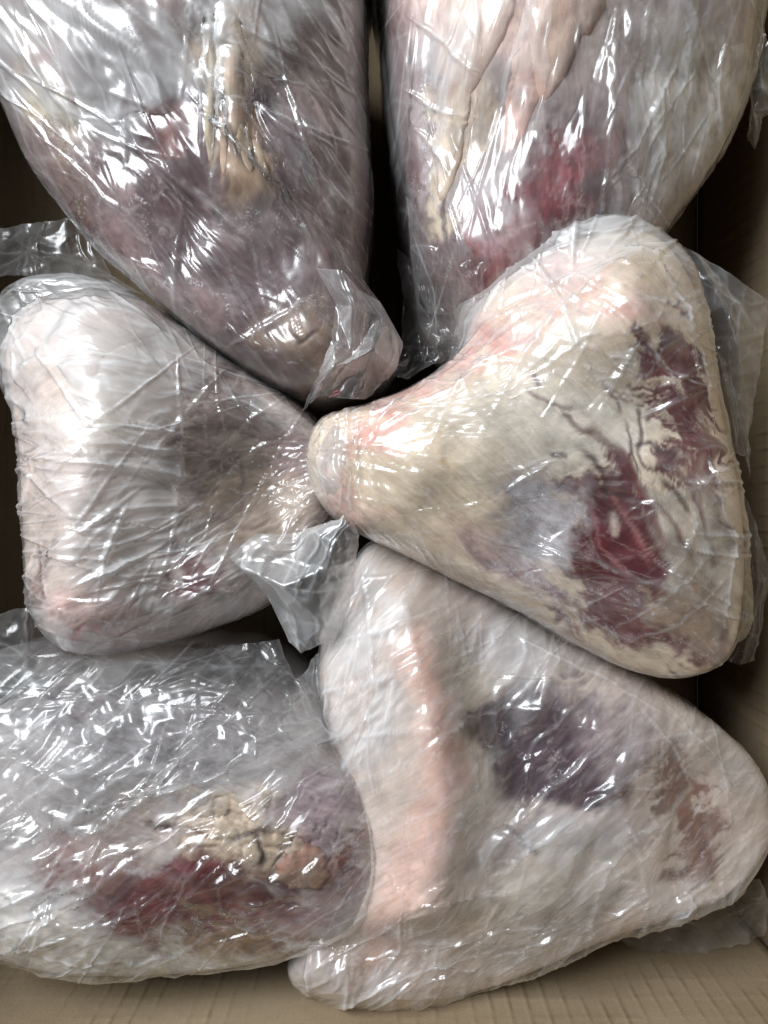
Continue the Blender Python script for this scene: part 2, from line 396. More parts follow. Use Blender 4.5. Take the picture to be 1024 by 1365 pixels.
def paint(J, px, py, x, y):
    S = J.seed
    col = np.empty(px.shape + (3,)); col[:] = J.q['base']
    frost = np.full(px.shape, J.q.get('frost', 0.25)); carve = np.zeros(px.shape)
    w1 = fbm(px / 60, py / 60, S + 40, 4, 0.6) - 0.5; w2 = fbm(px / 60 + 31, py / 60 + 7, S + 47, 4, 0.6) - 0.5
    big = fbm(px / 120, py / 120, S + 3, 3) - 0.5
    col *= (1 + 0.35 * big)[..., None]
    gr = math.radians(J.q.get('grain', 60)); ca, sa = math.cos(gr), math.sin(gr)
    gu, gv = px * ca - py * sa, px * sa + py * ca
    streak = fbm(gv / 11 + 6 * w1, gu / 80, S + 60, 5, 0.62) - 0.5
    fibre = fbm(gv / 4 + 5 * w1, gu / 45, S + 63, 3, 0.6) - 0.5
    memb = sstep(0.045, 0.0, np.abs(fbm(gv / 26 + 3 * w2, gu / 90, S + 64, 3) - 0.5)) * sstep(0.45, 0.6, fbm(px / 50, py / 50, S + 65, 2))
    for p in J.q.get('paint', []):
        wx, wy = px + p.get('warp', 45) * w1 * 2, py + p.get('warp', 45) * w2 * 2
        soft = p.get('soft', 12.0) * 1.4; st = p.get('streak', 30.0) * 0.8
        if 'e' in p: d = (ellipse(wx, wy, p['e']) - 1) * min(p['e'][2], p['e'][3])
        elif 'poly' in p: d = inside_dist(wx, wy, p['poly'])
        else:
            d, tt = seg_dist(wx, wy, p['line']); d = d - p['w'] * (1.15 - 0.5 * np.abs(2 * tt - 1) ** 2)
        mk = sstep(soft, -soft, d + st * streak * 2) * p.get('a', 1.0)
        c = np.array(p['c']) * (1 + p.get('var', 0.35) * ((fbm(px / 14, py / 14, S + 70, 3) - 0.5) * 2 + 1.5 * fibre))[..., None]
        if max(p['c']) < 0.3: c = c * (1 - 0.45 * memb[..., None]) + np.array((0.42, 0.33, 0.32)) * 0.45 * memb[..., None]
        if 'cells' in p:
            f1, f2, cid = worley((px + 60 * w1) / p['cells'], (py + 60 * w2) / p['cells'] * 1.5, S + 77)
            c = c * (0.82 + 0.36 * cid)[..., None]; cr = 0.6 * sstep(0.15, 0.0, f2 - f1 + 0.10 * (fbm(px / 9, py / 9, S + 79, 2) - 0.5)) * sstep(0.3, 0.5, fbm(px / 40, py / 40, S + 78, 2)); c = c * (1 - 0.85 * cr[..., None]) + np.array((0.12, 0.07, 0.05)) * 0.85 * cr[..., None]
            carve += mk * (0.0022 * cr - 0.0016 * np.clip(f2 - f1, 0, 0.4))
        col = col * (1 - mk[..., None]) + c * mk[..., None]
        frost = np.maximum(frost, 0.8 * np.exp(-((d + st * streak) / 16) ** 2) * (max(p['c']) < 0.3))
        if 'frost' in p: frost = frost * (1 - mk) + p['frost'] * mk
        if 'carve' in p: carve += mk * p['carve']
    carve -= J.q.get('relief', 0.0012) * streak
    col *= (1 + (0.22 + 0.5 * (col.max(2) < 0.3)) * streak + 0.15 * fibre)[..., None]
    for pts, w, c in J.q.get('veins', []):
        d, tt = seg_dist(px + 10 * w1 * 2, py + 10 * w2 * 2, pts)
        ww = w * (0.45 + 0.9 * fbm(px / 22, py / 22, S + 81, 2))
        mk = sstep(ww * 1.5, ww * 0.3, d) * sstep(0, 0.25, tt + 0.02) * sstep(1.02, 0.8, tt) * 0.8
        col = col * (1 - mk[..., None]) + np.array(c) * mk[..., None]
        carve += mk * 0.0007; frost *= (1 - mk)
    return np.clip(col, 0.008, 0.86), frost, carve

def make_lobe(J, L, parent, n=46):
    cx, cy, rx, ry, rot = L['e']; a = math.radians(rot)
    an = np.linspace(0, 2 * math.pi, 24, endpoint=False)
    ztop = J.zm + J.hh * 0.75
    pts = [(cx + rx * 1.0 * math.cos(q) * math.cos(a) - ry * math.sin(q) * math.sin(a), cy + rx * math.cos(q) * math.sin(a) + ry * math.sin(q) * math.cos(a)) for q in an]
    st = Star(pts, (cx, cy), ztop)
    t, th = st.disc(n); s = np.sin(t * math.pi / 2); wob = 1 + 0.45 * (fbm(np.cos(th) * 1.3 + cx, np.sin(th) * 1.3 + cy, J.seed, 3) - 0.5) * 2
    x = st.c[0] + s * st.R(th) * wob * np.cos(th); y = st.c[1] + s * st.R(th) * wob * np.sin(th)
    z, _ = J.height(x, y, False)
    z = z + 0.45 * L['h'] * np.power(np.clip(1 - s * s, 0, 1), 0.42) - 0.0016 + 0.0010 * (fbm(x * 160, y * 160, J.seed + 9, 3) - 0.5)
    P = np.stack([x, y, z], 2); zb = z - 0.004 - L['h'] * np.power(np.clip(1 - s * s, 0, 1), 0.42) * 1.05
    V = np.concatenate([P.reshape(-1, 3), np.stack([x, y, zb], 2).reshape(-1, 3)])
    F = np.concatenate([grid_faces(n, n), grid_faces(n, n, True, n * n)])
    px, py = to_photo(x, y, z)
    c = np.array(L['c']) * (1 + 0.5 * (fbm(px / 16, py / 16, J.seed + 2, 3) - 0.5) * 2)[..., None]
    if 'c2' in L:
        k = sstep(0.35, 0.7, fbm(px / 30, py / 30, J.seed + 21, 3))[..., None]; c = c * (1 - k) + np.array(L['c2']) * k
    edge = sstep(0.80, 1.0, s)[..., None] * 0.6
    c = c * (1 - edge) + np.array(L.get('rim', BROWN)) * edge
    c = np.clip(c, 0.01, 0.85)
    uv = np.stack([x, y], 2).reshape(-1, 2)
    return build(L.get('name', 'fat_lobe'), V, F, FLESH, parent, np.tile(c.reshape(-1, 3), (2, 1)), {'frost': np.full(2 * n * n, 0.12)}, np.tile(uv, (2, 1)))

def wrinkles(J, px, py, x, y, uv):
    """height of the folds standing in the film (metres) and how cloudy the film is, from hand-laid and scattered creases"""
    q = J.q; rng = np.random.default_rng(J.seed * 7 + 1); S = J.seed
    w = np.zeros(px.shape); white = np.zeros(px.shape)
    crum = np.full(px.shape, q.get('crumple', 0.35) + 0.06); loose = np.full(px.shape, q.get('loose', 0.5))
    for e, v in q.get('loose_at', []):
        m = np.exp(-ellipse(px, py, e) ** 4 * 0.7); loose = loose * (1 - m) + v * m
    for e, v in q.get('crumple_at', []):
        m = np.exp(-ellipse(px, py, e) ** 2 * 1.2); crum = crum * (1 - m) + v * m
    k = q.get('fold', 1.0); U, V = uv[..., 0], uv[..., 1]
    d1 = 0.020 * (fbm(x * 22, y * 22, S + 90, 3) - 0.5); d2 = 0.020 * (fbm(x * 28 + 9, y * 28, S + 91, 3) - 0.5)
    patch = sstep(0.42, 0.68, fbm(x * 20, y * 20, S + 12, 2))
    for sc, st, amp, sd, pw in ((30, 0.40, 0.0080, 1, 0.55), (62, 0.16, 0.0080, 2, 0.5), (115, 0.09, 0.0040, 3, 0.5), (190, 0.2, 0.0009, 4, 0.5)):
        f1, f2, cid = worley((U + d1) * sc, (V + d2) * sc * st, S + sd)
        gate = 0.4 + 0.6 * (patch if sd != 2 else 1 - patch)
        e = np.minimum(f2 - f1, pw)
        w += amp * crum * k * gate * (pw - e)
        white += (0.34, 0.34, 0.22, 0.0)[sd - 1] * crum * gate * sstep(0.07, 0.0, e)
    # fine tension lines, only in places
    for sc, al, rot, amp, sd in ((110, 9, 0.12, 0.00045, 4), (130, 14, -0.5, 0.00035, 5), (120, 14, 0.62, 0.00035, 6), (60, 14, 0.3, 0.0006, 7), (55, 12, -0.8, 0.0006, 8)):
        ca, sa = math.cos(rot), math.sin(rot)
        uu, vv = U * ca - V * sa, U * sa + V * ca
        n = noise2(uu * sc + 0.8 * fbm(x * 60, y * 60, S + sd, 2), vv * al, S + sd)
        r = np.clip(1 - np.abs(n - 0.5) * (6 if sc > 80 else 4), 0, 1)
        g = sstep(0.46, 0.66, fbm(x * 26 + sd, y * 26, S + sd + 7, 2))
        w += amp * r * (0.3 + 0.7 * g) * k * (0.35 + crum); white += 0.16 * r ** 3 * g
    # scattered creases that follow the pull
    P0 = np.array([px.min(), py.min()]); P1 = np.array([px.max(), py.max()])
    for i in range(q.get('creases', 130)):
        c = P0 + (P1 - P0) * rng.random(2)
        a = J.pull(c[0], c[1]) + rng.normal(0, q.get('spread', 0.35))
        L = min(36 * math.exp(rng.normal(0.65, 0.6)), 190); wd = 2.0 + 5.0 * rng.random() ** 2; am = (0.35 + 1.7 * rng.random() ** 2) * 0.001 * k
        wh = 0.5 * rng.random() ** 1.5
        r0, r1_, c0, c1_ = None, None, None, None
        near = (np.abs(px - c[0]) < L + 8) & (np.abs(py - c[1]) < L + 8)
        if not near.any(): continue
        qx, qy = px[near], py[near]
        ca, sa = math.cos(a), math.sin(a)
        dx, dy = qx - c[0], qy - c[1]
        al = (dx * ca + dy * sa) / L
        ac = np.abs(-dx * sa + dy * ca - rng.normal(0, 0.08) * L * al * al)
        tp = np.clip(1 - al * al, 0, 1)
        wv = np.maximum(wd * tp, 0.3)
        w[near] += am * np.clip(1 - ac / wv, 0, 1) * tp
        white[near] += wh * np.clip(1 - ac / np.maximum(wv * 0.5, 0.9), 0, 1) * tp
    for c in q.get('hero', []):
        pts, wd, am = c[:3]
        d, tt = seg_dist(px + 8 * (fbm(px / 30, py / 30, S + 8, 2) - 0.5), py + 8 * (fbm(px / 30, py / 30, S + 9, 2) - 0.5), pts)
        tp = np.clip(1.08 - np.abs(2 * tt - 1) ** 2, 0, 1)
        w += am * 0.0009 * np.clip(1 - d / (wd * tp + 0.2), 0, 1)
        white += 0.45 * np.clip(1 - d / (wd * 0.45 * tp + 0.3), 0, 1) * tp
    return w, np.clip(loose, 0, 1), white, crum

def cloud(J, x, y, uv, loose, white):
    """how cloudy the film looks: milky where it stands off the meat, clear where it clings"""
    S = J.seed; U, V = uv[..., 0], uv[..., 1]
    n = 0.5 * fbm(x * 30, y * 30, S + 33, 4, 0.55) + 0.5 * fbm(U * 55 + 0.7 * fbm(x * 50, y * 50, S, 2), V * 22, S + 34, 5, 0.6)
    t = 0.80 - 0.62 * loose
    cling = sstep(t - 0.03, t + 0.10, n)
    mk = cling * (0.03 + 0.36 * loose ** 1.5) * (0.75 + 0.5 * fbm(x * 90, y * 90, S + 35, 3))
    return np.clip(0.010 + mk + white * (0.17 + 0.80 * loose), 0, 0.9)

def pull_factory(spec):
    kind = spec[0]
    if kind == 'line':
        a = math.radians(spec[1]); return lambda px, py: a
    cx, cy = spec[1], spec[2]
    return lambda px, py: math.atan2(py - cy, px - cx)

def flow_uv(J, px, py, x, y):
    sp = J.q['pull']; wob = 0.012 * (fbm(x * 20, y * 20, J.seed + 55, 2) - 0.5)
    if sp[0] == 'line':
        a = math.radians(sp[1]); X, Y = x, -y
        return np.stack([-X * math.sin(a) + Y * math.cos(a) + wob, X * math.cos(a) + Y * math.sin(a)], 2) + J.seed * 0.37
    cx, cy = to_world(sp[1], sp[2], J.zm + J.hh * 0.6)
    r = np.hypot(x - cx, y - cy); th = np.arctan2(y - cy, x - cx)
    return np.stack([th * 0.11 + wob, r], 2) + J.seed * 0.37

def make_film(J, parent, n=390):
    J.pull = pull_factory(J.q['pull'])
    t, th = J.bag.disc(n); s = np.sin(t * math.pi / 2)
    R = J.bag.R(th) * (1 + 0.012 * (fbm(np.cos(th) * 9, np.sin(th) * 9, J.seed, 3) - 0.5) * 2)
    x = J.bag.c[0] + s * R * np.cos(th); y = J.bag.c[1] + s * R * np.sin(th)
    zmeat, sm = J.height(x, y)
    zf = J.zm + J.dome(s, J.hh * J.q.get('film_h', 0.72), 0.8)
    for b in J.q.get('film_bumps', []):
        pxx, pyy = to_photo(x, y, J.zm + J.hh * 0.7); d = ellipse(pxx, pyy, b[:5]); zf = zf + b[5] * np.exp(-d * d * 1.6) * np.clip(1 - s ** 4, 0, 1)
    zmeat = np.where(sm < 1, zmeat, -1)
    k = 0.006
    hgt = np.clip(0.5 + 0.5 * (zmeat + 0.0012 - zf) / k, 0, 1)
    z = np.where(sm < 1, zf * (1 - hgt) + (zmeat + 0.0012) * hgt + k * hgt * (1 - hgt), zf)
    z = z + 0.007 * np.clip(fbm(x * 16, y * 16, J.seed + 61, 3) - 0.47, 0, 1) * np.clip(1 - s ** 8, 0, 1) * J.q.get('air', 1.0) * 4
    gap = np.clip((z - np.where(sm < 1, zmeat, z - 0.02)) / 0.012, 0, 1)
    P = np.stack([x, y, z], 2); Nn = grid_normals(P)
    px, py = to_photo(x, y, z)
    fuv = flow_uv(J, px, py, x, y)
    w, loose, white, crum = wrinkles(J, px, py, x, y, fuv)
    w *= np.clip(1.06 - s ** 5, 0.07, 1)
    P = P + Nn * w[..., None]
    loose = np.clip(loose + 0.15 * gap * J.q.get('gap', 1.0), 0, 1)
    milk = cloud(J, x, y, fuv, loose, white)
    P[..., 2] = np.maximum(P[..., 2], 0.003)
    nb = 70
    t2, th2 = J.bag.disc(nb); s2 = np.sin(t2 * math.pi / 2); R2 = J.bag.R(th2) * (1 + 0.012 * (fbm(np.cos(th2) * 9, np.sin(th2) * 9, J.seed, 3) - 0.5) * 2)
    x2 = J.bag.c[0] + s2 * R2 * np.cos(th2); y2 = J.bag.c[1] + s2 * R2 * np.sin(th2)
    z2 = np.maximum(J.zm - J.dome(s2, (J.zm - FLOOR) * 1.08, 0.6), FLOOR + 0.002)
    V = np.concatenate([P.reshape(-1, 3), np.stack([x2, y2, z2], 2).reshape(-1, 3)])
    F = np.concatenate([grid_faces(n, n), grid_faces(nb, nb, True, n * n)])
    ext = lambda a, v: np.concatenate([a.ravel(), np.full(nb * nb, v)])
    return build('plastic_bag', V, F, FILM, parent, None, {'loose': ext(loose, 0.3), 'milk': ext(milk, 0.1)})

def make_sheet(name, rows, parent, seed, loose=0.4, crumple=0.3, jitter=5.0, sub=20, lift=0.0015):
    """a folded piece of film: rows of (px, py, z) corners, every cell two flat facets meeting in a crease"""
    rng = np.random.default_rng(seed)
    A = np.array(rows, float); r, c = A.shape[:2]
    G = np.zeros((r, c, 3)); G[..., 0], G[..., 1] = to_world(A[..., 0], A[..., 1], A[..., 2]); G[..., 2] = A[..., 2]
    G += rng.normal(0, 1, G.shape) * np.array([0.0004, 0.0004, 0.0006]) * jitter / 2
    nr, nc = (r - 1) * sub + 1, (c - 1) * sub + 1
    iu, iv = np.meshgrid(np.arange(nc), np.arange(nr), indexing='xy')
    cu, cv = np.minimum(iu // sub, c - 2), np.minimum(iv // sub, r - 2)
    fu, fv = (iu - cu * sub) / sub, (iv - cv * sub) / sub
    p00, p10, p01, p11 = G[cv, cu], G[cv, cu + 1], G[cv + 1, cu], G[cv + 1, cu + 1]
    flip = rng.random((r - 1, c - 1)) < 0.5
    fl = flip[cv, cu][..., None]; a, b = fu[..., None], fv[..., None]
    T1 = np.where(a + b <= 1, p00 + a * (p10 - p00) + b * (p01 - p00), p11 + (1 - a) * (p01 - p11) + (1 - b) * (p10 - p11))
    T2 = np.where(a >= b, p00 + a * (p10 - p00) + b * (p11 - p10), p00 + b * (p01 - p00) + a * (p11 - p01))
    P = np.where(fl, T1, T2)
    x, y = P[..., 0], P[..., 1]
    for _ in range(6):                                   # ease the hard facet edges a little
        Q = P.copy(); Q[1:-1, 1:-1] = (P[:-2, 1:-1] + P[2:, 1:-1] + P[1:-1, :-2] + P[1:-1, 2:] + 4 * P[1:-1, 1:-1]) / 8; P = Q
    nz = (fbm(x * 55 + seed, y * 55, seed, 3) - 0.5) * lift * 3
    dd = 0.01 * fbm(x * 40, y * 40, seed + 8, 2)
    f1, f2, _ = worley((x + dd) * 55, (y - dd) * 35, seed + 3); g1, g2, _ = worley((x - dd) * 60, (y + dd) * 130, seed + 4)
    P[..., 2] += nz + lift * 1.6 * (0.5 - np.minimum(f2 - f1, 0.5)) + lift * 0.5 * (0.5 - np.minimum(g2 - g1, 0.5))
    fan = np.clip(1 - np.abs(noise2((iu / sub) * 2.6 + 0.5 * fbm(x * 50, y * 50, seed, 2), (iv / sub) * 0.45, seed + 9) - 0.5) * 6, 0, 1)
    P[..., 2] += lift * 0.9 * fan
    fold = np.minimum(np.minimum(np.minimum(fu, 1 - fu), np.minimum(fv, 1 - fv)), np.where(fl[..., 0], np.abs(fu + fv - 1), np.abs(fu - fv)))
    fold = sstep(0.07, 0.0, fold) * sstep(0.42, 0.6, noise2(x * 90, y * 90, seed + 11))
    ragged = 0.0012 * (fbm(x * 130, y * 130, seed + 6, 3) - 0.5); P[..., 0] += ragged * 2; P[..., 1] -= ragged * 2
    cx, cy = x.mean(), y.mean()
    uv = np.stack([x + seed, y], 2).reshape(-1, 2)
    n = nr * nc
    lo = np.clip(loose + 0.5 * (fbm(x * 60, y * 60, seed + 1, 3) - 0.5), 0, 1)
    mk = np.clip(0.02 + 0.30 * lo ** 1.5 + 0.25 * loose * sstep(0.06, 0.0, f2 - f1) + (0.04 + 0.16 * loose) * fold + 0.22 * loose * fan ** 2, 0, 0.9)
    return build(name, P.reshape(-1, 3), grid_faces(nr, nc), FILM, parent, None, {'loose': np.clip(lo, 0, 1).ravel(), 'milk': mk.ravel()})

GROUP = 'bagged joints of frozen meat packed in the carton'
SPECS = []
SPECS.append(dict(seed=11, cuts=[(330, 330, 0.92, -0.05, 0.28), (430, 150, 0.95, -0.45, 0.1)], label='large dark purple bagged joint with a pale tendon strip, at the upper left',
    centre=(270, 190), zm=0.078, hh=0.066, flat=0.52, grain=120, base=(0.18, 0.122, 0.112), frost=0.35,
    meat=[(-60, -120), (-30, 60), (10, 150), (50, 235), (110, 310), (170, 365), (240, 425), (330, 490), (410, 525), (465, 505), (490, 440), (485, 360), (494, 260), (488, 120), (485, -20), (470, -130), (200, -170)],
    bag=[(-70, -125), (-36, 60), (4, 150), (44, 240), (104, 318), (164, 374), (234, 434), (325, 500), (410, 538), (480, 520), (525, 470), (515, 415), (495, 370), (500, 260), (496, 120), (492, -20), (478, -135), (200, -180)],
    bumps=[(200, -30, 320, 140, 0, 0.014), (310, 340, 170, 110, 30, -0.008), (110, 70, 110, 80, 0, 0.006), (420, 460, 60, 50, 0, 0.006), (200, 330, 90, 200, -40, -0.006)],
    ridges=[([(318, 120), (322, 250)], 16, 0.004)],
    paint=[dict(poly=[(140, 120), (260, 100), (390, 100), (455, 240), (475, 500), (390, 525), (230, 410), (120, 280)], c=PURPLE, soft=22, frost=0.42),
           dict(e=(440, 230, 40, 150, 0), c=(0.20, 0.14, 0.13), soft=20, a=0.8, frost=0.4),
           dict(e=(200, 165, 55, 30, 5), c=(0.15, 0.055, 0.048), soft=8, frost=0.3),
           dict(e=(70, 150, 20, 90, -25), c=(0.55, 0.46, 0.32), soft=10), dict(line=[(60, 170), (110, 250), (200, 370)], w=9, c=(0.12, 0.05, 0.04), soft=8, a=0.7),
           dict(line=[(110, 210), (200, 330), (300, 450)], w=16, c=(0.27, 0.18, 0.18), soft=14, a=0.8),
           dict(e=(70, 75, 40, 25, 0), c=PINK, soft=20, a=0.7), dict(e=(310, 70, 40, 60, 0), c=(0.62, 0.48, 0.36), soft=16),
           dict(e=(330, 215, 38, 60, -8), c=(0.34, 0.23, 0.15), soft=10),
           dict(e=(350, 290, 55, 35, 20), c=(0.30, 0.25, 0.24), soft=25, a=0.5, frost=1.0),
           dict(e=(410, 455, 55, 40, 10), c=(0.26, 0.18, 0.13), soft=18, a=0.9), dict(e=(430, 60, 50, 80, 0), c=(0.34, 0.27, 0.25), soft=20, a=0.8)],
    veins=[([(295, 120), (297, 200), (290, 250)], 5, DARK), ([(340, 180), (350, 215), (368, 245)], 4, DARK), ([(310, 170), (320, 200), (345, 230)], 3.5, DARK), ([(300, 205), (305, 260)], 3, DARK), ([(385, 440), (400, 460), (430, 440)], 4, DARK)],
    lobes=[dict(e=(320, 135, 15, 72, -4), h=0.010, c=(0.56, 0.45, 0.31), c2=(0.58, 0.41, 0.31), rim=(0.22, 0.13, 0.09), name='tendon'), dict(e=(291, 150, 8, 74, 3), h=0.008, c=(0.50, 0.41, 0.29), rim=(0.18, 0.10, 0.07), name='tendon'),
           dict(e=(306, 205, 7, 40, 2), h=0.007, c=(0.54, 0.38, 0.28), rim=(0.2, 0.12, 0.08), name='tendon'), dict(e=(334, 212, 10, 42, -10), h=0.007, c=(0.50, 0.38, 0.25), rim=(0.2, 0.12, 0.08), name='tendon'), dict(e=(352, 222, 6, 30, -22), h=0.005, c=(0.42, 0.31, 0.2), rim=(0.16, 0.09, 0.06), name='tendon')],
    pull=('line', 52), crumple=0.30, loose=0.18, creases=240, spread=0.30, fold=1.1, film_h=0.80,
    loose_at=[((120, 90, 170, 90, 20), 0.95), ((330, 30, 150, 50, 0), 0.85), ((430, 180, 60, 150, 0), 0.30), ((250, 190, 70, 50, 0), 0.18), ((330, 200, 40, 70, 0), 0.15), ((330, 400, 110, 80, 40), 0.12), ((240, 300, 90, 60, 40), 0.15), ((60, 250, 40, 80, 0), 0.3)],
    crumple_at=[((150, 80, 200, 90, 0), 0.75), ((420, 60, 80, 60, 0), 0.6)],
    hero=[([(165, 185), (260, 255), (340, 330)], 6, 1.6), ([(180, 225), (300, 340), (390, 520)], 5, 1.4), ([(200, 230), (330, 420)], 4, 1.2), ([(290, 130), (420, 175), (480, 200)], 4, 1.2), ([(300, 465), (370, 430), (430, 390)], 7, 2.2), ([(100, 220), (180, 300), (240, 390)], 5, 1.2), ([(330, 95), (390, 110), (440, 140)], 4, 1.2), ([(360, 150), (450, 200)], 4, 1.2)]))
SPECS.append(dict(seed=23, cuts=[(880, 180, 0.85, -0.45, 0.2), (560, 200, 0.8, 0.5, 0.1)], label='bagged joint with two pink fat lobes above a deep red patch',
    centre=(745, 120), zm=0.072, hh=0.064, flat=0.52, grain=95, base=(0.36, 0.29, 0.28), frost=0.4,
    meat=[(520, -140), (512, 20), (520, 140), (540, 250), (565, 340), (600, 400), (660, 430), (740, 440), (820, 410), (880, 320), (925, 260), (965, 190), (990, 100), (1000, 0), (1000, -140), (760, -180)],
    bag=[(505, -145), (496, 20), (500, 130), (520, 255), (542, 335), (565, 410), (600, 460), (680, 470), (760, 455), (840, 410), (900, 318), (950, 255), (990, 190), (1018, 100), (1030, 0), (1030, -145), (760, -190)],
    bumps=[(760, -30, 260, 140, 0, 0.012), (620, 230, 90, 130, 0, -0.006), (560, 200, 60, 150, 0, -0.008)],
    paint=[dict(e=(760, 260, 70, 130, 10), c=PURPLE, soft=25, frost=0.45), dict(poly=[(700, 200), (775, 150), (782, 290), (700, 300), (640, 330)], c=RED, soft=10, frost=0.15),
           dict(e=(640, 330, 50, 70, 20), c=(0.19, 0.05, 0.05), soft=16, frost=0.55), dict(e=(545, 130, 40, 160, -6), c=(0.16, 0.09, 0.09), soft=16), dict(e=(575, 330, 45, 70, 0), c=(0.17, 0.10, 0.10), soft=16),
           dict(line=[(610, 130), (595, 220), (585, 300)], w=14, c=(0.60, 0.48, 0.35), soft=8), dict(line=[(640, 60), (620, 150), (605, 210)], w=24, c=(0.62, 0.49, 0.39), soft=12),
           dict(e=(900, 150, 75, 130, 25), c=(0.44, 0.39, 0.33), soft=25, frost=0.5), dict(e=(830, 200, 35, 70, 0), c=(0.24, 0.18, 0.19), soft=25, a=0.7, frost=0.5),
           dict(e=(640, 10, 90, 60, 0), c=(0.68, 0.48, 0.42), soft=25), dict(e=(790, 0, 60, 60, 0), c=(0.60, 0.52, 0.48), soft=20),
           dict(e=(760, 225, 60, 30, -40), c=(0.30, 0.10, 0.11), soft=16, a=0.6, frost=0.5), dict(e=(660, 265, 26, 60, 10), c=(0.45, 0.40, 0.42), soft=14, a=0.6, frost=0.5)],
    veins=[([(690, 60), (705, 100), (680, 150)], 3, (0.3, 0.16, 0.13)), ([(735, 110), (760, 80)], 2.5, (0.35, 0.2, 0.16)), ([(545, 60), (550, 140), (545, 200)], 3.5, DARK), ([(600, 240), (590, 300), (600, 350)], 3, DARK), ([(880, 240), (895, 200)], 3, BROWN)],
    lobes=[dict(e=(744, 30, 44, 160, 12), h=0.016, c=(0.70, 0.49, 0.40), c2=(0.72, 0.56, 0.47), rim=(0.60, 0.36, 0.30)), dict(e=(650, 10, 46, 150, 18), h=0.014, c=(0.70, 0.52, 0.44), c2=(0.74, 0.60, 0.51), rim=(0.60, 0.38, 0.31)), dict(e=(606, 170, 17, 100, 9), h=0.010, c=(0.64, 0.50, 0.37), c2=(0.68, 0.54, 0.43), rim=(0.42, 0.27, 0.2)), dict(e=(692, 130, 22, 90, 16), h=0.008, c=(0.62, 0.40, 0.34), c2=(0.68, 0.50, 0.42), rim=(0.5, 0.28, 0.24))],
    pull=('line', 92), crumple=0.28, loose=0.34, creases=200, spread=0.3, fold=1.1, film_h=0.78,
    loose_at=[((900, 130, 90, 140, 0), 0.62), ((600, 100, 60, 80, -30), 0.55), ((745, 240, 40, 60, 0), 0.05), ((570, 330, 60, 80, 0), 0.15), ((540, 150, 30, 110, 0), 0.3), ((720, 80, 70, 90, 0), 0.40)],
    crumple_at=[((860, 100, 90, 120, 0), 0.5), ((590, 150, 40, 60, 0), 0.55)],
    hero=[([(818, -40), (812, 150), (800, 290)], 5, 2.4), ([(775, 0), (778, 140), (776, 280)], 4, 1.6), ([(735, -20), (722, 130), (715, 230)], 5, 1.5), ([(545, 20), (600, 60), (640, 110)], 7, 2.0), ([(540, 120), (590, 150), (640, 160)], 6, 1.8), ([(555, 170), (585, 200), (600, 230)], 7, 2.0), ([(960, 40), (955, 150), (960, 210)], 5, 1.8), ([(800, 250), (850, 190), (900, 90)], 5, 1.4), ([(840, 210), (850, 260), (880, 300)], 4, 1.3)]))
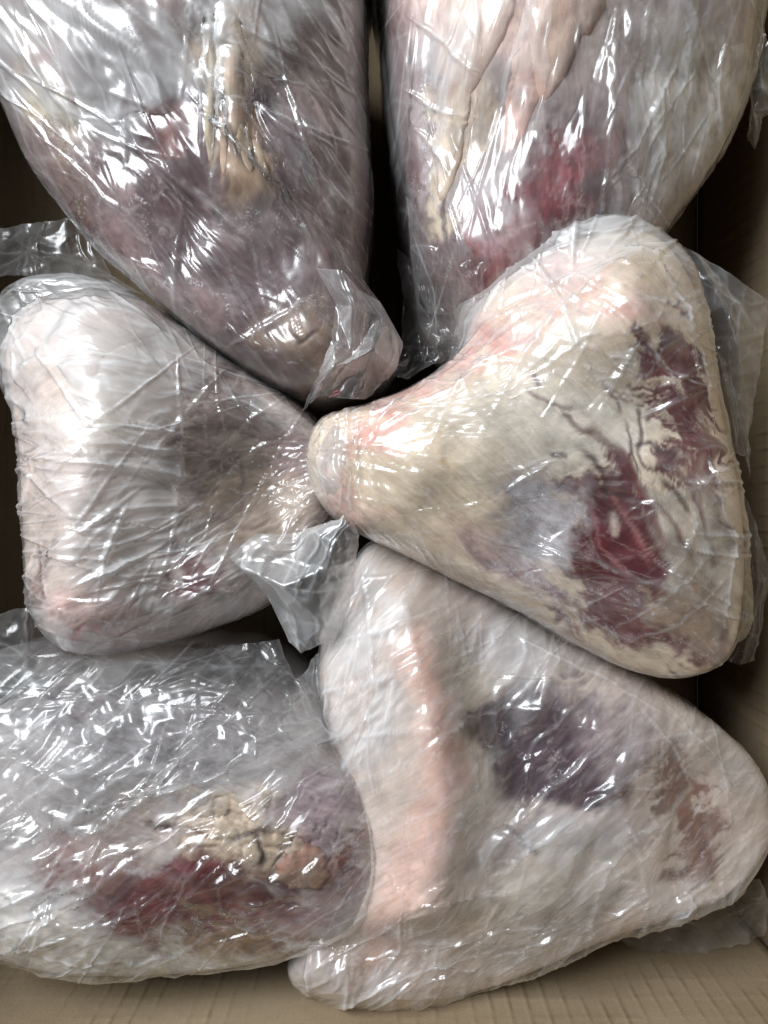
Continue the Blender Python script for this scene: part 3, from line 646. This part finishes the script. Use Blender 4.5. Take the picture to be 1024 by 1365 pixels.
SPECS.append(dict(seed=37, label='pale creamy bagged joint with a bright upright ridge, at the left edge',
    centre=(200, 630), zm=0.062, hh=0.060, flat=0.52, grain=20, base=(0.70, 0.58, 0.52), frost=0.12,
    meat=[(18, 470), (45, 415), (110, 395), (190, 402), (250, 440), (320, 490), (405, 545), (440, 600), (440, 680), (400, 760), (350, 810), (270, 842), (180, 868), (95, 866), (52, 815), (42, 720), (36, 620), (24, 540)],
    bag=[(-20, 470), (-10, 385), (60, 362), (160, 372), (240, 420), (320, 476), (412, 540), (452, 600), (450, 690), (405, 770), (352, 822), (272, 850), (180, 876), (88, 876), (40, 820), (32, 720), (24, 620), (-2, 540)],
    bumps=[(355, 640, 100, 105, 0, -0.036), (20, 540, 40, 80, 0, -0.012)],
    ridges=[([(140, 430), (155, 600), (135, 760), (100, 850)], 78, 0.018), ([(110, 830), (230, 815), (330, 775)], 40, 0.010)],
    paint=[dict(poly=[(245, 490), (330, 500), (430, 570), (430, 700), (350, 760), (250, 740), (235, 600)], c=(0.23, 0.17, 0.155), soft=18, frost=0.3),  # first patch: grey-brown flesh, painted darker to put shade in the hollow
           dict(e=(335, 670, 95, 70, -10), c=(0.33, 0.255, 0.20), soft=14), dict(e=(300, 600, 45, 40, 0), c=(0.30, 0.24, 0.20), soft=16, a=0.8),
           dict(e=(400, 600, 40, 50, 0), c=(0.33, 0.235, 0.235), soft=16, a=0.8), dict(e=(270, 790, 90, 40, -20), c=(0.40, 0.33, 0.31), soft=18, frost=0.5),
           dict(e=(255, 775, 34, 22, 10), c=(0.15, 0.05, 0.05), soft=8, frost=0.25), dict(e=(110, 840, 60, 36, 10), c=(0.68, 0.47, 0.43), soft=18), dict(e=(90, 852, 12, 8, 0), c=(0.62, 0.15, 0.13), soft=5),
           dict(e=(55, 800, 12, 50, 10), c=(0.22, 0.11, 0.08), soft=10, a=0.8), dict(e=(110, 600, 40, 70, 0), c=(0.70, 0.54, 0.49), soft=25, a=0.7), dict(e=(140, 560, 60, 70, 0), c=(0.72, 0.63, 0.53), soft=25, a=0.7)],
    veins=[([(270, 690), (320, 700), (370, 690)], 4, (0.2, 0.14, 0.12)), ([(310, 600), (330, 640), (320, 690)], 3.5, (0.22, 0.16, 0.14)), ([(50, 720), (55, 770), (62, 810)], 4, (0.12, 0.04, 0.03))],
    pull=('point', 470, 610), crumple=0.42, loose=0.45, creases=260, spread=0.55, fold=1.2, film_h=0.36, air=0.6,
    loose_at=[((140, 480, 110, 80, 0), 0.95), ((165, 680, 75, 140, 0), 0.92), ((60, 600, 40, 160, 0), 0.45), ((340, 650, 90, 80, 0), 0.16), ((250, 775, 40, 28, 0), 0.05), ((130, 840, 70, 30, 0), 0.45), ((300, 780, 60, 60, 0), 0.50), ((360, 540, 70, 40, 30), 0.55)],  # milkier film down the left also paints the lit ridge brighter
    crumple_at=[((140, 480, 120, 80, 0), 0.8), ((160, 680, 80, 140, 0), 0.6), ((340, 630, 80, 90, 0), 0.25)],
    hero=[([(250, 640), (330, 560), (400, 520)], 4, 1.4), ([(240, 700), (320, 610), (410, 560)], 4, 1.6), ([(250, 730), (330, 660), (420, 590)], 4, 1.4), ([(300, 620), (430, 660)], 4, 1.5), ([(290, 650), (430, 680)], 4, 1.5), ([(240, 760), (300, 720), (380, 640)], 4, 1.3), ([(270, 525), (380, 555)], 4, 1.3), ([(0, 400), (40, 380), (110, 368)], 5, 2.0), ([(10, 470), (30, 420), (60, 400)], 5, 1.8), ([(60, 380), (170, 378), (250, 430)], 6, 1.5), ([(235, 480), (238, 620), (225, 740)], 6, 1.4)]))
SPECS.append(dict(seed=41, relief=0.0007, cuts=[(880, 740, 0.80, -0.30, 0.30), (560, 680, 0.80, 0.0, 0.30)], label='cream and pink bagged joint with dark veins, red muscle and a frosted knuckle',
    centre=(760, 590), zm=0.078, hh=0.066, flat=0.52, grain=140, base=(0.74, 0.60, 0.455), frost=0.15,
    meat=[(408, 610), (425, 562), (475, 545), (550, 515), (610, 470), (632, 420), (680, 352), (745, 308), (815, 298), (885, 335), (928, 420), (950, 540), (975, 660), (985, 770), (975, 868), (920, 902), (848, 896), (765, 858), (682, 810), (594, 768), (516, 728), (452, 698), (418, 655)],
    bag=[(404, 612), (418, 558), (475, 538), (550, 505), (600, 465), (612, 395), (660, 325), (735, 275), (800, 263), (860, 278), (905, 320), (940, 410), (965, 540), (990, 650), (1010, 760), (998, 865), (925, 895), (850, 884), (768, 842), (686, 793), (596, 752), (515, 718), (450, 698), (414, 660)],
    bumps=[(820, 420, 70, 80, 0, 0.010), (560, 620, 120, 60, 10, 0.003), (720, 680, 60, 60, 0, -0.004), (880, 700, 60, 120, -20, 0.006), (640, 440, 40, 40, 0, -0.006)],
    ridges=[([(620, 520), (780, 430), (830, 380)], 45, 0.005), ([(480, 560), (470, 680)], 14, -0.004)],
    paint=[dict(e=(570, 650, 140, 70, 12), c=(0.72, 0.585, 0.43), soft=30, var=0.15), dict(e=(640, 720, 70, 30, 20), c=(0.70, 0.52, 0.42), soft=16, var=0.2),
           dict(line=[(470, 590), (560, 520), (660, 450), (720, 420)], w=18, c=(0.70, 0.36, 0.30), soft=22, var=0.2), dict(e=(460, 660, 30, 50, 0), c=(0.70, 0.42, 0.36), soft=16, a=0.7),
           dict(e=(790, 400, 60, 24, 20), c=(0.72, 0.34, 0.29), soft=20, a=0.85), dict(e=(740, 360, 60, 26, -20), c=(0.70, 0.48, 0.44), soft=20, a=0.7), dict(e=(860, 400, 40, 22, 40), c=(0.70, 0.46, 0.40), soft=18, a=0.6),
           dict(e=(720, 550, 120, 60, -10), c=(0.73, 0.64, 0.53), soft=30, var=0.15), dict(e=(800, 580, 80, 60, 30), c=(0.74, 0.67, 0.57), soft=22, var=0.15),
           dict(poly=[(690, 765), (780, 785), (880, 800), (985, 790), (980, 870), (900, 895), (800, 860)], c=(0.17, 0.075, 0.072), soft=12, streak=50, frost=0.4), dict(poly=[(748, 628), (800, 650), (842, 612), (892, 690), (930, 785), (860, 832), (790, 805), (762, 725)], c=RED, soft=7, streak=44, frost=0.25),
           dict(poly=[(842, 462), (915, 432), (966, 590), (988, 715), (945, 715), (888, 600)], c=(0.145, 0.048, 0.05), soft=8, streak=70, frost=0.3),
           dict(e=(715, 690, 62, 72, -30), c=(0.47, 0.42, 0.43), soft=14, frost=0.9), dict(e=(700, 770, 70, 26, 25), c=(0.33, 0.22, 0.24), soft=14, frost=0.9, a=0.8),
           dict(e=(850, 830, 90, 34, 12), c=(0.16, 0.06, 0.06), soft=14, streak=45, a=0.85), dict(poly=[(860, 640), (920, 670), (930, 770), (900, 800), (860, 710)], c=(0.52, 0.45, 0.37), soft=8, frost=0.5),
           dict(e=(955, 750, 30, 90, -8), c=(0.50, 0.43, 0.35), soft=16, frost=0.4), dict(e=(915, 815, 50, 40, 20), c=(0.40, 0.30, 0.22), soft=12, a=0.8, streak=45)],
    veins=[([(700, 520), (740, 540), (775, 555)], 3, (0.22, 0.14, 0.14)), ([(838, 600), (870, 590), (890, 600)], 3, DARK), ([(862, 655), (900, 700), (930, 760)], 4, (0.16, 0.07, 0.06)), ([(890, 600), (920, 650), (945, 700)], 4, (0.18, 0.09, 0.08)), ([(800, 500), (825, 530), (830, 560)], 3, (0.2, 0.12, 0.12)), ([(860, 440), (880, 490), (900, 520)], 5, (0.17, 0.06, 0.06)), ([(930, 650), (950, 720), (955, 770)], 4, (0.25, 0.15, 0.12)), ([(780, 660), (800, 720), (840, 780)], 3, (0.36, 0.14, 0.14)), ([(810, 650), (850, 720), (890, 770)], 2.5, (0.4, 0.2, 0.18)), ([(775, 555), (800, 590), (830, 615), (860, 655), (880, 720), (908, 755)], 9, (0.13, 0.05, 0.045)), ([(830, 560), (838, 600), (862, 640)], 3, DARK), ([(745, 545), (775, 575), (800, 585)], 3, (0.16, 0.09, 0.09)), ([(870, 500), (885, 540), (905, 570), (915, 620)], 6, (0.14, 0.05, 0.05)), ([(895, 470), (920, 520), (935, 570)], 5, (0.16, 0.07, 0.06)), ([(940, 560), (955, 620), (968, 660)], 5, (0.2, 0.1, 0.08)), ([(800, 640), (840, 700), (870, 770)], 3, (0.3, 0.1, 0.1)), ([(850, 668), (880, 690)], 3, DARK), ([(850, 600), (862, 620), (885, 628)], 4, DARK), ([(850, 540), (855, 580), (850, 610)], 4, DARK), ([(770, 590), (795, 625), (810, 660), (850, 668)], 4, DARK), ([(735, 605), (765, 610)], 4, DARK), ([(880, 630), (905, 660), (925, 690)], 4, DARK), ([(715, 500), (725, 520)], 4, (0.2, 0.12, 0.14)), ([(818, 680), (822, 720)], 5, (0.62, 0.5, 0.42)), ([(840, 620), (870, 700)], 5, (0.15, 0.025, 0.03)), ([(590, 610), (600, 630)], 3, (0.6, 0.42, 0.25))],
    lobes=[dict(e=(440, 612, 24, 52, 8), h=0.006, c=(0.60, 0.50, 0.44), c2=(0.62, 0.40, 0.36), rim=(0.5, 0.28, 0.25), name='knuckle')],
    pull=('point', 400, 600), crumple=0.42, loose=0.34, creases=360, spread=0.55, fold=1.2, film_h=0.74, gap=0.8,
    loose_at=[((750, 315, 130, 60, -15), 0.88), ((620, 430, 40, 60, 0), 0.72), ((680, 480, 120, 60, -20), 0.55), ((570, 640, 100, 60, 0), 0.18), ((840, 640, 85, 150, -25), 0.14), ((920, 570, 50, 100, -10), 0.22), ((715, 690, 60, 60, 0), 0.25), ((960, 740, 40, 100, 0), 0.62), ((850, 840, 90, 40, 0), 0.42), ((440, 610, 40, 60, 0), 0.45), ((830, 480, 80, 50, 30), 0.45)],
    crumple_at=[((700, 460, 160, 80, -20), 0.6), ((570, 650, 100, 60, 0), 0.16), ((840, 690, 60, 80, 0), 0.22)],
    film_bumps=[(760, 320, 110, 60, -10, 0.012)],
    hero=[([(905, 740), (925, 690), (925, 640)], 5, 2.0), ([(880, 770), (910, 740), (925, 690)], 5, 2.0), ([(620, 370), (720, 330), (860, 300)], 5, 1.4), ([(650, 420), (760, 370), (880, 420)], 4, 1.4), ([(680, 350), (800, 420), (880, 480), (920, 560)], 4, 1.3), ([(620, 500), (720, 450), (850, 480)], 4, 1.2), ([(452, 556), (447, 620), (460, 686)], 5, 3.0), ([(465, 550), (460, 620), (474, 692)], 6, 3.4), ([(482, 546), (477, 620), (490, 696)], 5, 2.6), ([(500, 540), (494, 610), (508, 700)], 5, 2.0), ([(430, 575), (427, 620), (440, 668)], 5, 2.4), ([(800, 400), (860, 450), (915, 540)], 5, 1.8), ([(540, 560), (680, 520), (800, 440)], 5, 1.8), ([(520, 640), (640, 640), (760, 600)], 4, 1.2), ([(700, 330), (760, 420), (790, 520)], 5, 1.6), ([(880, 360), (930, 470), (950, 580)], 5, 2.0), ([(860, 330), (905, 420), (935, 520)], 5, 1.8), ([(940, 600), (975, 720), (960, 850)], 6, 2.2), ([(620, 760), (740, 800), (880, 870)], 5, 1.8), ([(640, 470), (700, 420), (770, 400)], 5, 1.6), ([(820, 860), (900, 830), (965, 770)], 5, 1.8), ([(790, 850), (880, 800), (960, 720)], 4, 1.2)]))
SPECS.append(dict(seed=53, cuts=[(290, 1190, 0.88, -0.1, 0.42)], label='bagged joint under loose crinkled film with red meat and a round fatty knob',
    centre=(240, 1110), zm=0.076, hh=0.052, flat=0.52, grain=160, base=(0.46, 0.42, 0.41), frost=0.35,
    meat=[(-70, 1060), (-30, 960), (80, 920), (220, 925), (340, 950), (440, 990), (496, 1065), (512, 1150), (490, 1218), (432, 1254), (352, 1278), (260, 1290), (150, 1292), (60, 1284), (-20, 1255), (-65, 1180)],
    bag=[(-80, 1060), (-60, 920), (30, 868), (180, 868), (330, 880), (410, 935), (458, 985), (505, 1062), (522, 1150), (500, 1226), (440, 1266), (360, 1288), (260, 1302), (150, 1304), (55, 1294), (-30, 1264), (-78, 1180)],
    bumps=[(330, 1120, 100, 60, 10, 0.006), (120, 1010, 120, 70, -10, 0.006), (60, 1230, 80, 40, 20, 0.005)],
    ridges=[([(60, 1080), (200, 1000), (400, 985)], 40, 0.004)],
    paint=[dict(e=(180, 980, 170, 70, 0), c=(0.20, 0.18, 0.185), soft=30, frost=0.3), dict(e=(255, 1195, 150, 62, -4), c=(0.125, 0.028, 0.032), soft=12, streak=40, frost=0.2), dict(e=(120, 1150, 60, 40, 10), c=(0.22, 0.12, 0.11), soft=16, streak=40, frost=0.4),  # upper grey patch paints in the dark air gap under the loose film
           dict(e=(300, 1258, 80, 28, 0), c=(0.22, 0.14, 0.08), soft=8, streak=50), dict(e=(325, 1108, 130, 46, 6), c=(0.50, 0.39, 0.285), soft=16, cells=31), dict(e=(180, 1110, 60, 26, -10), c=(0.40, 0.32, 0.29), soft=14),
           dict(e=(430, 1150, 45, 45, 0), c=(0.16, 0.06, 0.05), soft=12), dict(e=(440, 1080, 45, 40, 20), c=(0.36, 0.27, 0.29), soft=18, frost=0.5), dict(e=(60, 1250, 110, 40, 15), c=(0.66, 0.60, 0.54), soft=22), dict(e=(190, 1280, 100, 16, 4), c=(0.52, 0.50, 0.44), soft=10), dict(e=(420, 1215, 60, 30, -20), c=(0.30, 0.2, 0.2), soft=16, frost=0.6)],
    veins=[([(195, 1095), (205, 1105), (230, 1100)], 7, DARK), ([(290, 1130), (330, 1110), (370, 1095)], 4, DARK), ([(340, 1100), (350, 1140), (340, 1160)], 3.5, DARK), ([(240, 1100), (280, 1120)], 4, (0.14, 0.06, 0.05))],
    lobes=[dict(e=(408, 1152, 36, 34, 0), h=0.012, c=(0.36, 0.20, 0.145), c2=(0.46, 0.31, 0.23), rim=(0.07, 0.03, 0.025), name='fatty_knob')],  # dark rim paints shading into the colour around the knob
    pull=('line', -32), crumple=0.42, loose=0.36, creases=260, spread=0.35, fold=1.5, film_h=0.84, gap=0.3,
    loose_at=[((100, 960, 140, 70, 0), 0.42), ((330, 1110, 130, 55, 0), 0.08), ((60, 1230, 80, 50, 20), 0.72), ((440, 1210, 60, 50, -30), 0.72), ((160, 1200, 40, 60, 0), 0.6), ((290, 1262, 70, 26, 0), 0.22), ((330, 930, 100, 50, 0), 0.22), ((400, 1150, 50, 45, 0), 0.02), ((250, 1190, 150, 60, 0), 0.06)],
    crumple_at=[((80, 960, 130, 80, 0), 0.8), ((300, 960, 120, 50, 0), 0.4), ((280, 1180, 130, 60, 0), 0.2)],
    hero=[([(100, 1120), (200, 1060), (320, 1030), (450, 985)], 8, 3.0), ([(120, 1180), (130, 1130), (170, 1080), (260, 1040)], 8, 2.2), ([(110, 1200), (118, 1150), (150, 1090)], 7, 2.0), ([(230, 1210), (250, 1170), (310, 1110), (350, 1060)], 6, 2.4), ([(330, 1130), (370, 1100), (405, 1040)], 6, 2.2), ([(365, 1105), (410, 1050), (435, 1030)], 7, 2.2), ([(270, 1140), (340, 1170), (410, 1195), (470, 1170)], 6, 1.8), ([(395, 1110), (440, 1098), (495, 1105)], 6, 1.8), ([(0, 1180), (70, 1225), (65, 1180)], 6, 2.2), ([(0, 1095), (80, 1040), (160, 1010)], 7, 2.6), ([(40, 1130), (150, 1040), (280, 1000)], 7, 2.4), ([(60, 1270), (180, 1275), (240, 1262)], 6, 1.8), ([(160, 940), (260, 920), (340, 930)], 6, 2.0), ([(20, 980), (60, 940), (130, 930)], 7, 2.4), ([(180, 1180), (190, 1240)], 4, 1.2), ([(215, 1250), (225, 1215), (240, 1190)], 4, 1.6), ([(290, 1170), (300, 1220)], 4, 1.3), ([(240, 1020), (330, 1000), (420, 960)], 7, 2.2)]))
SPECS.append(dict(seed=67, cuts=[(820, 1020, 0.80, -0.28, 0.0), (700, 1210, 0.80, -0.05, 0.42)], label='wedge shaped bagged joint with an orange pink strip beside dark purple muscle',
    centre=(612, 1140), zm=0.056, hh=0.060, flat=0.52, grain=40, base=(0.64, 0.525, 0.455), frost=0.15,
    meat=[(445, 800), (490, 728), (545, 728), (628, 772), (708, 820), (798, 866), (888, 918), (965, 972), (1018, 1034), (1030, 1110), (985, 1175), (900, 1208), (820, 1236), (730, 1276), (640, 1316), (560, 1338), (480, 1336), (410, 1316), (384, 1290), (395, 1250), (425, 1190), (445, 1130), (452, 1075), (448, 1020), (436, 960), (424, 880)],
    bag=[(438, 800), (478, 730), (540, 728), (622, 776), (704, 827), (796, 870), (886, 920), (965, 970), (1025, 1030), (1045, 1110), (1000, 1188), (910, 1222), (826, 1248), (735, 1288), (642, 1328), (560, 1350), (474, 1348), (400, 1326), (374, 1292), (385, 1248), (416, 1188), (436, 1130), (443, 1075), (440, 1020), (424, 960), (412, 880)],
    bumps=[(540, 880, 90, 140, 0, 0.009), (800, 1010, 130, 90, 20, 0.008), (740, 1000, 100, 90, 20, -0.010), (560, 1200, 90, 40, -20, 0.005), (470, 1290, 70, 30, 0, 0.004)],
    ridges=[([(540, 790), (570, 930), (590, 1060), (560, 1170)], 46, 0.017)],
    paint=[dict(line=[(555, 850), (580, 960), (590, 1050), (560, 1140), (500, 1280)], w=30, c=(0.71, 0.46, 0.38), soft=18, var=0.1, warp=22, streak=10), dict(line=[(610, 880), (640, 980), (620, 1100)], w=18, c=(0.62, 0.55, 0.46), soft=14, var=0.15),
           dict(e=(740, 995, 115, 82, 20), c=(0.085, 0.05, 0.062), soft=13, streak=26, frost=0.25), dict(e=(690, 1030, 40, 50, 20), c=(0.09, 0.06, 0.075), soft=20, a=0.8), dict(e=(690, 860, 70, 30, 30), c=(0.40, 0.36, 0.37), soft=25, a=0.7, frost=0.4),
           dict(e=(700, 1130, 110, 34, -10), c=(0.40, 0.37, 0.39), soft=25, a=0.7, frost=0.5), dict(e=(925, 1080, 34, 70, -18), c=(0.20, 0.095, 0.07), soft=8, streak=60, a=0.9), dict(e=(950, 1160, 20, 28, 0), c=(0.18, 0.08, 0.06), soft=6, streak=40),
           dict(e=(830, 960, 60, 50, 30), c=(0.38, 0.31, 0.31), soft=25, a=0.8), dict(e=(600, 1205, 90, 26, -16), c=(0.72, 0.50, 0.42), soft=22, a=0.8, var=0.2), dict(e=(690, 1190, 110, 40, -14), c=(0.60, 0.54, 0.46), soft=25, a=0.8),
           dict(e=(740, 1250, 130, 26, -22), c=(0.44, 0.40, 0.36), soft=20, a=0.7), dict(e=(470, 1300, 90, 34, 5), c=(0.68, 0.53, 0.48), soft=20), dict(e=(950, 1000, 70, 30, 40), c=(0.48, 0.42, 0.38), soft=22, a=0.8), dict(e=(480, 900, 40, 120, 0), c=(0.68, 0.58, 0.535), soft=25)],
    veins=[([(660, 1090), (690, 1120), (720, 1150)], 3, (0.2, 0.16, 0.18)), ([(890, 1140), (900, 1080), (930, 1040)], 4, (0.42, 0.36, 0.30))],
    pull=('line', -52), crumple=0.46, loose=0.40, creases=380, spread=0.5, fold=1.15, film_h=0.78,
    loose_at=[((490, 900, 60, 160, 0), 0.85), ((740, 995, 110, 80, 20), 0.22), ((580, 1000, 40, 140, 0), 0.38), ((680, 870, 90, 50, 30), 0.72), ((700, 1130, 120, 40, -10), 0.62), ((930, 1090, 45, 80, 0), 0.08), ((620, 1200, 90, 40, -10), 0.36), ((480, 1290, 80, 40, 0), 0.55), ((850, 1180, 120, 40, -20), 0.5)],
    crumple_at=[((500, 880, 80, 160, 0), 0.6), ((700, 1140, 110, 40, 0), 0.55), ((880, 1180, 110, 50, 0), 0.15)],
    hero=[([(660, 1120), (760, 1030), (870, 950)], 5, 2.0), ([(640, 1180), (760, 1090), (880, 1010)], 5, 1.8), ([(700, 1240), (820, 1140), (930, 1040)], 5, 1.8), ([(440, 860), (520, 840), (610, 800)], 5, 2.0), ([(450, 930), (530, 900), (600, 850)], 5, 1.8), ([(470, 1050), (560, 1010), (640, 940)], 5, 1.8), ([(480, 1280), (560, 1250), (660, 1250)], 5, 1.8), ([(560, 1310), (660, 1270), (780, 1230)], 5, 1.8), ([(840, 930), (900, 1000), (930, 1080)], 5, 1.8), ([(880, 930), (950, 1010), (990, 1090)], 5, 1.6), ([(720, 1060), (790, 1000), (840, 940)], 5, 1.8), ([(690, 1020), (750, 950), (790, 920)], 5, 1.5), ([(760, 1060), (830, 1000)], 4, 1.4), ([(610, 960), (680, 940), (720, 945)], 4, 1.2), ([(450, 980), (600, 970)], 4, 1.2), ([(560, 1120), (640, 1090), (720, 1100)], 4, 1.3), ([(910, 1205), (960, 1190), (985, 1175)], 6, 2.0), ([(480, 740), (500, 850), (490, 960)], 5, 1.5), ([(530, 760), (560, 900), (575, 1000)], 4, 1.2), ([(650, 830), (800, 905), (930, 980)], 5, 1.2)]))

joints = []
for spec in SPECS:
    J = Joint(spec)
    root = thing('wrapped_meat', (J.star.c[0], J.star.c[1], FLOOR), spec['label'], 'meat', GROUP)
    meat = make_meat(J, root)
    for L in spec.get('lobes', []): make_lobe(J, L, meat)
    bag = make_film(J, root)
    joints.append((J, root, meat, bag))

# ------------------------------------------------------------------ loose ends of the bags
B = [j[3] for j in joints]
make_sheet('bag_tail', [[(425, 355, 0.131), (455, 365, 0.138), (480, 385, 0.130), (500, 400, 0.122)], [(452, 412, 0.126), (482, 412, 0.142), (510, 421, 0.132), (535, 455, 0.116)], [(440, 455, 0.134), (470, 470, 0.130), (500, 465, 0.142), (530, 490, 0.118)], [(430, 500, 0.130), (455, 495, 0.138), (490, 492, 0.132), (508, 510, 0.120)], [(404, 548, 0.122), (430, 530, 0.130), (470, 530, 0.124), (484, 540, 0.118)]], B[0], 5, 0.34, 0.12, 6, lift=0.0016)
make_sheet('bag_tail', [[(474, 692, .122), (466, 694, .126), (460, 688, .124), (452, 690, .118)], [(478, 718, .118), (445, 722, .130), (420, 708, .122), (398, 706, .112)], [(474, 745, .112), (438, 752, .128), (395, 742, .116), (338, 712, .112)], [(466, 790, .106), (428, 792, .122), (380, 778, .128), (304, 748, .108)], [(462, 825, .100), (430, 832, .116), (392, 826, .106), (350, 796, .100)], [(452, 848, .094), (430, 862, .100), (402, 868, .096), (386, 860, .09)]], B[5], 8, 0.72, 0.25)
make_sheet('bag_flap', [[(880, 318, .085), (930, 340, .088), (985, 372, .086), (1022, 402, .080)], [(900, 370, .082), (950, 385, .092), (985, 410, .084), (1020, 440, .078)], [(915, 440, .080), (950, 450, .086), (980, 450, .092), (1012, 500, .078)], [(955, 520, .076), (970, 530, .086), (985, 540, .080), (1000, 570, .074)], [(972, 600, .072), (980, 605, .078), (990, 610, .074), (994, 640, .07)]], B[3], 12, 0.34, 0.1, 3)
make_sheet('bag_flap', [[(990, 650, .060), (1005, 690, .064), (1015, 720, .060)], [(995, 760, .056), (1010, 770, .064), (1022, 770, .058)], [(985, 840, .05), (1000, 845, .058), (1010, 850, .054)], [(960, 878, .046), (985, 885, .050), (1004, 880, .048)]], B[3], 15, 0.4, 0.1, 3)
make_sheet('bag_flap', [[(-60, 835, 0.074), (38, 808, 0.084), (62, 846, 0.080), (180, 862, 0.082), (300, 860, 0.081), (372, 854, 0.076)], [(-60, 872, 0.096), (40, 868, 0.106), (130, 884, 0.102), (220, 880, 0.106), (310, 884, 0.100), (386, 890, 0.082)], [(-60, 925, 0.118), (50, 920, 0.126), (140, 915, 0.126), (235, 915, 0.126), (325, 918, 0.114), (402, 922, 0.090)], [(-60, 1000, 0.128), (60, 990, 0.133), (150, 975, 0.135), (250, 965, 0.132), (345, 955, 0.122), (432, 965, 0.098)], [(-60, 1100, 0.124), (50, 1085, 0.129), (150, 1040, 0.134), (250, 1015, 0.135), (350, 1000, 0.130), (452, 984, 0.110)], [(-60, 1150, 0.118), (30, 1130, 0.123), (140, 1082, 0.131), (230, 1052, 0.133), (345, 1020, 0.130), (456, 988, 0.111)]], B[4], 21, 0.2, 0.4, 4, lift=0.0034)
make_sheet('bag_flap', [[(540, 260, 0.118), (575, 300, 0.120), (620, 325, 0.122), (655, 345, 0.118)], [(545, 330, 0.100), (575, 335, 0.112), (610, 350, 0.116), (640, 375, 0.116)], [(550, 370, 0.092), (580, 360, 0.110), (605, 385, 0.108), (620, 395, 0.102)], [(570, 420, 0.080), (590, 420, 0.086), (605, 420, 0.090), (612, 440, 0.086)]], B[1], 25, 0.16, 0.15, 4)
make_sheet('bag_flap', [[(530, 330, .060), (560, 360, .064), (600, 400, .062)], [(540, 400, .050), (570, 420, .058), (610, 440, .058)], [(535, 460, .044), (570, 470, .052), (612, 470, .056)], [(500, 505, .046), (545, 505, .052), (600, 480, .060)]], B[1], 41, 0.2, 0.2, 4, lift=0.003)
make_sheet('bag_tail', [[(1000, 20, .085), (1025, 60, .09), (1040, 40, .085)], [(1000, 110, .082), (1012, 120, .090), (1040, 115, .086)], [(995, 178, .076), (1005, 150, .088), (1040, 150, .080)], [(992, 185, .072), (1008, 200, .076), (1014, 160, .078)]], B[1], 28, 0.35, 0.1, 2)
make_sheet('bag_flap', [[(830, 1240, .036), (880, 1215, .046), (940, 1190, .050), (1010, 1170, .052)], [(826, 1250, .034), (880, 1252, .036), (940, 1235, .042), (1024, 1200, .046)], [(840, 1262, .031), (885, 1268, .033), (935, 1272, .036), (1020, 1250, .040)]], B[5], 31, 0.22, 0.25, 3)
make_sheet('bag_tail', [[(-20, 310, .05), (50, 300, .055), (95, 292, .06), (130, 330, .06)], [(-20, 340, .055), (40, 335, .064), (90, 340, .062), (150, 365, .064)], [(-20, 372, .066), (40, 368, .072), (100, 370, .074), (190, 392, .074)]], B[2], 35, 0.14, 0.3, 4)
make_sheet('bag_flap', [[(395, 905, .064), (425, 870, .07), (440, 860, .072)], [(402, 940, .062), (425, 930, .074), (450, 920, .078)], [(430, 990, .062), (445, 985, .074), (465, 990, .08)], [(450, 1040, .062), (465, 1040, .074), (478, 1045, .08)]], B[5], 38, 0.42, 0.2, 3)

# a curl of dried blood caught in the end of the first bag
BLOOD = simple_material('dried_blood', (0.22, 0.012, 0.015), 0.35)
def strand(name, pts, r, parent):
    P = np.array([(*[float(v) for v in to_world(a, b, z)], z) for a, b, z in pts]); V = []; n = 8
    for i in range(len(P)):
        d = P[min(i + 1, len(P) - 1)] - P[max(i - 1, 0)]; d /= np.linalg.norm(d); u = np.cross(d, (0, 0, 1)); u /= np.linalg.norm(u); v = np.cross(u, d)
        rr = r * (0.35 + 0.65 * math.sin(math.pi * (i + 0.6) / (len(P) + 0.2)))
        V += [P[i] + rr * (math.cos(k * 2 * math.pi / n) * u + math.sin(k * 2 * math.pi / n) * v) for k in range(n)]
    F = [(i * n + k, i * n + (k + 1) % n, (i + 1) * n + (k + 1) % n, (i + 1) * n + k) for i in range(len(P) - 1) for k in range(n)]
    return build(name, np.array(V), np.array(F), BLOOD, parent)
strand('blood_curl', [(439, 530, .113), (443, 527, .1135), (447, 527, .114), (452, 525, .114), (453, 522, .1145), (449, 521, .1145), (445, 523, .114), (443, 527, .115)], 0.0006, B[0])
